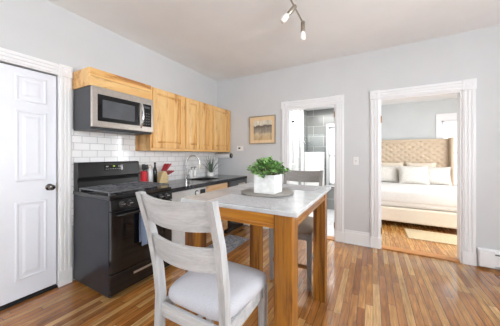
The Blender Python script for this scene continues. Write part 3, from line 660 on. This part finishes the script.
# ------------------------------------------------------------------ counter stools
def make_stool(loc, label):
    t = thing('dining_chair', label, 'chair', loc, 'tall chairs at the table')
    SH = .558
    def post(sx):
        # rear leg and back post in one: vertical below the seat, raked back above it
        path = [(-.265, 0, .036), (-.232, .3, .042), (-.212, .6, .046), (-.225, .75, .044), (-.262, .95, .04), (-.325, 1.165, .034)]
        secs = []
        for y, z, dp in path:
            hw = .0175; x = sx*(.205+.02*max(0, min(1, (z-.3)/.8)))
            secs.append([(x-hw, y-dp/2, z), (x+hw, y-dp/2, z), (x+hw, y+dp/2, z), (x-hw, y+dp/2, z)])
        return MB().loft(secs)
    for sx in (-1, 1): post(sx).obj('back_leg', 'white', t, local=True)
    for sx in (-1, 1):
        x = sx*.205; MB().loft([[(x-h, .195-h, z), (x+h, .195-h, z), (x+h, .195+h, z), (x-h, .195+h, z)] for z, h in ((0, .017), (.3, .02), (SH-.075, .023), (SH-.001, .023))]).obj('front_leg', 'white', t, local=True)
    def ypost(z): return -.225-(z-.75)*.185 if z < .95 else -.262-(z-.95)*.293
    def rail(za, zb, crown=0):
        secs = []; n = 12
        for i in range(n+1):
            f = -1+2*i/n; x = f*.207; bow = -.034*(1-f*f); cz = crown*(1-f*f)
            ya, yb = ypost(za)+bow, ypost(zb)+bow; h = .0095
            secs.append([(x, ya-h, za+cz), (x, ya+h, za+cz), (x, yb+h, zb+cz), (x, yb-h, zb+cz)])
        return MB().loft(secs)
    rail(1.025, 1.16, -.012).obj('top_rail', 'whitex', t, True, local=True)
    rail(.83, .945, -.010).obj('lower_rail', 'whitex', t, True, local=True)
    mb = MB().box(-.185, .185, .185, .205, SH-.07, SH, .002).box(-.195, .195, -.222, -.202, SH-.07, SH, .002).box(-.216, -.196, -.2, .175, SH-.07, SH, .002).box(.196, .216, -.2, .175, SH-.07, SH, .002)
    mb.obj('seat_frame', 'whitex', t, local=True)
    # cushion: rounded trapezoid, domed
    n = 40; ring = []
    for i in range(n):
        a = 2*math.pi*i/n; c, s_ = math.cos(a), math.sin(a); e = .32
        x = math.copysign(abs(c)**e, c); y = math.copysign(abs(s_)**e, s_); ring.append((x*(.228+.022*y), y*.222+.014))
    secs = []
    for sc, z in ((.93, .0), (.985, .012), (1.0, .03), (.985, .052), (.93, .068), (.8, .079), (.6, .086), (.3, .09), (.02, .091)):
        secs.append([(x*sc, .012+(y-.012)*sc, SH+.001+z) for x, y in ring])
    MB().loft(secs).obj('seat_cushion', 'seat', t, True, local=True)
    for sx in (-1, 1): B(sx*.207-.009, sx*.207+.009, -.235, .185, .26, .295, .003).obj('stretcher', 'white', t, local=True)
    B(-.19, .19, .185, .205, .2, .235, .003).obj('footrest', 'restbrown', t, local=True)
    B(-.2, .2, -.25, -.232, .33, .36, .003).obj('stretcher', 'whitex', t, local=True)
    return t
s1 = make_stool((2.022, 1.03, 0), 'whitewashed ladder back chair with pale grey cushion at the near side of the table')
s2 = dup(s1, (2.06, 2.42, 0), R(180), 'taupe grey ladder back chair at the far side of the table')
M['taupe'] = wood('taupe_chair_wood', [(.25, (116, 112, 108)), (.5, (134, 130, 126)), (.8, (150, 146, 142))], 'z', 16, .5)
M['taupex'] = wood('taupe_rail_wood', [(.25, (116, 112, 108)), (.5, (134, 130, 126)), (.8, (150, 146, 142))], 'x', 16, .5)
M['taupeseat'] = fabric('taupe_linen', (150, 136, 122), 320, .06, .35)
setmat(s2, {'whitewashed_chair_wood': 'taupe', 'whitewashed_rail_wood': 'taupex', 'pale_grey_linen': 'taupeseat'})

# ------------------------------------------------------------------ floor mat, fittings on the back wall
tag(B(.70, 1.09, 2.2, 3.1, .0008, .009, .003).obj('kitchen_mat', 'mat'), 'mottled grey mat on the floor in front of the sink cabinet', 'mat')
pf = thing('framed_picture', 'honey wood framed country print left of the bathroom doorway', 'picture', (1.04, BY, 1.555))
fx0, fx1, fz0, fz1 = .772, 1.306, 1.555, 2.075; yb, yf = BY-.001, BY-.032
mb = MB(); f = .02
mb.box(fx0, fx0+f, yf, yb, fz0, fz1, .003).box(fx1-f, fx1, yf, yb, fz0, fz1, .003).box(fx0+f, fx1-f, yf, yb, fz0, fz0+f, .003).box(fx0+f, fx1-f, yf, yb, fz1-f, fz1, .003); mb.obj('frame', 'nickel', pf)
B(fx0+f, fx1-f, yf+.010, yb, fz0+f, fz1-f).obj('mount', 'goldframe', pf)
t = NT('faded_country_print'); v = t.coord(); sx = t.n('ShaderNodeSeparateXYZ'); t.l(v, sx.inputs[0])
hh = t.math('DIVIDE', t.math('SUBTRACT', sx.outputs[2], .09), .34)
hh = t.math('ADD', hh, t.math('MULTIPLY', t.math('SUBTRACT', t.noise(v, 11, 3), .5), .35))
base = t.ramp(hh, [(0, (214, 184, 140)), (.28, (226, 206, 170)), (.36, (186, 172, 152)), (.55, (164, 156, 144)), (.72, (112, 98, 84)), (.77, (232, 224, 208)), (1, (238, 230, 212))])
t.col(t.mix(.5, base, t.ramp(t.noise(t.coord((1, 1, .25)), 22, 3), [(.35, (150, 140, 126)), (.65, (255, 255, 255))]), 'MULTIPLY')); t.b.inputs['Roughness'].default_value = .6
B(.865, 1.235, yf+.007, yf+.0105, 1.625, 1.985).obj('print', t.m, pf)
sw = thing('light_switch', 'white single toggle light switch between the two doorways', 'light switch', (2.602, BY, 1.2))
B(2.566, 2.638, BY-.007, BY-.0008, 1.2, 1.32, .003).obj('plate', 'plastic', sw); B(2.595, 2.609, BY-.018, BY-.006, 1.25, 1.272, .003).obj('toggle', 'mark', sw)
tm = thing('thermostat', 'small white thermostat on the back wall left of the picture', 'thermostat', (.56, BY, 1.43))
B(.487, .633, BY-.024, BY-.0008, 1.43, 1.527, .006).obj('case', 'plastic', tm); B(.525, .572, BY-.026, BY-.0235, 1.468, 1.497, .001).obj('display', 'mwglass', tm)
# baseboard heater
ht = thing('baseboard_heater', 'white metal baseboard heater right of the bedroom doorway', 'heater', (4.6, BY-.04, 0))
hx0, hx1 = 3.935, 5.3
mb = MB().box(hx0, hx1, BY-.008, BY-.0008, .03, .225, .002)
mb.prism([(BY-.068, .05), (BY-.062, .05), (BY-.062, .175), (BY-.068, .175)], 'x', hx0+.13, hx1).prism([(BY-.066, .2), (BY-.06, .2), (BY-.03, .222), (BY-.03, .228)], 'x', hx0, hx1).box(hx0, hx1, BY-.034, BY-.006, .219, .228, .002)
mb.obj('cover', 'trim', ht); B(hx0, hx0+.135, BY-.072, BY-.0008, .028, .222, .006).obj('end_cap', 'trim', ht)
MB().box(hx0+.13, hx1-.01, BY-.055, BY-.012, .06, .17).obj('fin_tube', 'blackm', ht)
for x in (hx0+.2, hx0+.8, hx1-.05): B(x, x+.02, BY-.06, BY-.01, 0, .06).obj('foot', 'blackm', ht)

# ------------------------------------------------------------------ track light
tl = thing('track_light', 'satin nickel ceiling track with frosted glass spot shades', 'ceiling light', (2.15, 1.75, CH))
MB().cyl((2.15, 1.7, CH-.03), (2.15, 1.7, CH-.0005), .06, .065, 28).cyl((2.15, 1.7, CH-.08), (2.15, 1.7, CH-.03), .008, n=10).obj('canopy', 'nickel', tl, True)
MB().tube([(2.15, .98, CH-.08), (2.15, 2.43, CH-.08)], .0085, 10).obj('bar', 'nickel', tl, True)
def spot(y, d):
    p = Vector((2.15, y, CH-.085)); d = Vector(d).normalized(); q = p+d*.02
    m_ = Matrix.Translation(q) @ d.to_track_quat('Z', 'Y').to_matrix().to_4x4()
    h = MB().lathe([(0, -.035), (.02, -.035), (.022, -.03), (.022, .07), (.02, .075), (0, .075)], mat=m_).obj('spot_head', 'nickel', tl, True)
    MB().lathe([(.017, .0755), (.026, .085), (.031, .12), (.03, .15), (.022, .168), (0, .172)], mat=m_).obj('glass_shade', 'frost', h, True)
spot(2.4, (0, 0, -1)); spot(2.1, (-.55, -.3, -.72)); spot(1.35, (.4, -.4, -.8)); spot(1.02, (0, 0, -1))

# ------------------------------------------------------------------ bedroom
bd = thing('bed', 'cream upholstered bed with a tall tufted headboard in the bedroom', 'bed', (3.45, 6.0, 0))
bx0, bx1, bf, bh = 2.72, 4.43, 4.93, 7.0
B(bx0, bx1, bf, bh-.1, .1, .365, .03, 3).obj('base', 'bedbase', bd)
for x in (bx0+.1, bx1-.1):
    for y in (bf+.1, bh-.2): B(x-.03, x+.03, y-.03, y+.03, 0, .101).obj('foot', 'blackm', bd)
B(bx0+.03, bx1-.03, bf+.03, bh-.11, .366, .67, .07, 4).obj('mattress', 'sheet', bd, True)
B(bx0+.015, bx1-.015, bf+.012, 6.25, .45, .69, .05, 4).obj('quilt', 'throw', bd, True)
# tufted headboard: grid with dimples on a diamond lattice, plus wing panels
mb = MB(); t = bmesh.new(); nx, nz = 92, 66; hx0, hx1, hz0, hz1 = bx0-.0, bx1-.0, .12, 1.75; vs_ = {}
def dimple(x, z):
    best = 9
    for (ox, oz) in ((0, 0), (.0825, .0675)):
        dx = (x-ox) % .165; dz = (z-oz) % .135; dx = min(dx, .165-dx); dz = min(dz, .135-dz); best = min(best, math.hypot(dx, dz))
    cr = min(abs(((x/.165+z/.135) % 1)-.0), abs(((x/.165-z/.135) % 1)-.0), 1-((x/.165+z/.135) % 1), 1-((x/.165-z/.135) % 1))
    return -.03*math.exp(-(best/.022)**2)-.011*math.exp(-(cr/.07)**2)
for i in range(nx+1):
    for j in range(nz+1):
        x = hx0+(hx1-hx0)*i/nx; z = .6+(hz1-.6)*j/nz; ed = min(i, nx-i, nz-j)/3
        y = bh-.04-(dimple(x, z) if ed > 1 else 0)*-1*-1-(.03*min(1, ed)); vs_[i, j] = t.verts.new((x, y, z))
for i in range(nx):
    for j in range(nz): t.faces.new((vs_[i, j], vs_[i+1, j], vs_[i+1, j+1], vs_[i, j+1]))
mb._add(t); mb.box(hx0, hx1, bh-.04, bh+.06, .12, hz1, .01)
mb.obj('headboard', 'linen', bd, True)
for x in (bx0-.06, bx1+.002): B(x, x+.058, bh-.2, bh+.06, .12, hz1+.02, .02, 3).obj('headboard_wing', 'linen', bd, True)
def pil(name, cx, y, zc_, w, h, d, lean, rz, mat, label, grp):
    m_ = Matrix.Translation((cx, y, zc_)) @ Matrix.Rotation(rz, 4, 'Z') @ Matrix.Rotation(R(90)-lean, 4, 'X')
    tag(MB().pillow(w, h, d, m_).obj(name, mat, smooth=True), label, 'pillow', grp)
pil('pillow', 3.22, 6.80, .94, .60, .46, .15, R(14), 0, 'pilcream', 'cream sleeping pillow against the left part of the tufted headboard', 'bed pillows')
pil('pillow', 3.875, 6.80, .94, .60, .46, .15, R(14), 0, 'pilcream', 'cream sleeping pillow against the right part of the tufted headboard', 'bed pillows')
pil('cushion', 3.08, 6.56, .875, .62, .43, .16, R(20), R(3), 'pilgrey', 'pale oatmeal bed cushion leftmost in the front row on the bed', 'front bed cushions')
pil('cushion', 4.10, 6.56, .875, .56, .43, .16, R(20), R(-4), 'pilgrey', 'pale oatmeal bed cushion rightmost in the front row on the bed', 'front bed cushions')
pil('cushion', 3.665, 6.41, .885, .58, .45, .16, R(24), 0, 'pilgrey', 'pale oatmeal bed cushion in the middle of the front row', 'front bed cushions')
tag(B(3.33, 4.9, 4.37, 4.91, .0008, .012, .004).obj('rug', 'rug'), 'small natural jute rug at the foot of the bed', 'rug')

# ------------------------------------------------------------------ bathroom
struct(B(1.345, 1.81, 5.45, 5.55, 0, 1.42, .004), 'wall_shower_low', 'ceramic', 'bright white half height shower wall')
sg = thing('shower_screen', 'clear glass shower panel standing on the white half wall', 'shower screen', (1.58, 5.5, 1.4205))
B(1.36, 1.8, 5.496, 5.504, 1.4205, 1.86).obj('glass_panel', 'shower', sg)
MB().box(1.345, 1.36, 5.49, 5.51, 1.421, 1.86, .002).obj('channel', 'chrome', sg)
struct(B(1.342, 1.375, 5.15, 5.30, 0, 2.5, .003), 'trim_8', 'trim', 'white upright post beside the shower')
sv = thing('shower_valve', 'round chrome shower valve on the white post', 'shower valve', (1.38, 5.225, 1.66))
MB().lathe([(.035, 0), (.035, .006), (.018, .01), (.018, .04), (0, .042)], mat=Matrix.Translation((1.376, 5.225, 1.66)) @ Matrix.Rotation(R(90), 4, 'Y')).obj('escutcheon', 'chrome', sv, True)
vn = thing('vanity', 'white bathroom vanity beneath the mirror', 'vanity', (1.0, 4.76, 0))
B(.62, 1.31, 4.55, 4.999, .08, .86, .004).obj('body', 'trim', vn); B(.64, 1.29, 4.59, 4.99, 0, .08).obj('plinth', 'trim', vn)
B(.61, 1.325, 4.53, 4.999, .861, .895, .006).obj('basin_top', 'ceramic', vn)
for a, b in ((.64, .955), (.975, 1.29)):
    d = B(a, b, 4.53, 4.549, .11, .83, .003).obj('door', 'trim', vn); MB().cyl((b-.04 if a < .7 else a+.04, 4.53, .6), (b-.04 if a < .7 else a+.04, 4.51, .6), .012, n=12).obj('knob', 'chrome', d)
mr = thing('mirror', 'tall white framed bathroom mirror below the wall lamp', 'mirror', (.98, 4.99, 1.1))
mb = MB().box(.72, .76, 4.97, 4.998, 1.12, 1.92, .004).box(1.24, 1.28, 4.97, 4.998, 1.12, 1.92, .004).box(.76, 1.24, 4.97, 4.998, 1.12, 1.16, .004).box(.76, 1.24, 4.97, 4.998, 1.88, 1.92, .004); mb.obj('frame', 'trim', mr)
B(.755, 1.245, 4.985, 4.997, 1.155, 1.885).obj('glass', 'mirror', mr)
sc_ = thing('wall_sconce', 'dark two arm wall lamp with frosted shades above the bathroom mirror', 'wall lamp', (1.1, 4.99, 2.1))
B(.95, 1.24, 4.985, 4.998, 2.11, 2.15, .004).obj('plate', 'blackm', sc_)
for x in (1.03, 1.18):
    a_ = MB().tube([(x, 4.985, 2.13), (x, 4.93, 2.13), (x, 4.9, 2.11), (x, 4.9, 2.08)], .018, 8).obj('arm', 'blackm', sc_, True)
    MB().lathe([(.02, .0), (.035, -.02), (.05, -.09), (.045, -.09), (.03, -.02), (.0, -.01)], x, 4.9, 2.08).obj('shade', 'nickel', a_, True)
vp = thing('small_potted_plant', 'small pale green sprig in a white pot on the bathroom vanity', 'plant', (1.2, 4.78, .896))
MB().lathe([(0, 0), (.035, 0), (.045, .08), (.04, .08), (.035, .06), (0, .06)], 1.2, 4.78, .896).obj('pot', 'ceramic', vp, True)
lf = bmesh.new()
for i in range(60):
    a = i*2.4; e_ = rnd.uniform(.2, 1.3); d = Vector((math.cos(a)*math.cos(e_), math.sin(a)*math.cos(e_), math.sin(e_)))
    leaf(lf, Vector((1.2, 4.78, .96))+d*rnd.uniform(.02, .09), d, Vector((.1, .2, 1)), .045, .012)
mb = MB(); mb.bm.free(); mb.bm = lf; mb.obj('foliage', 'leaf2', vp, True)
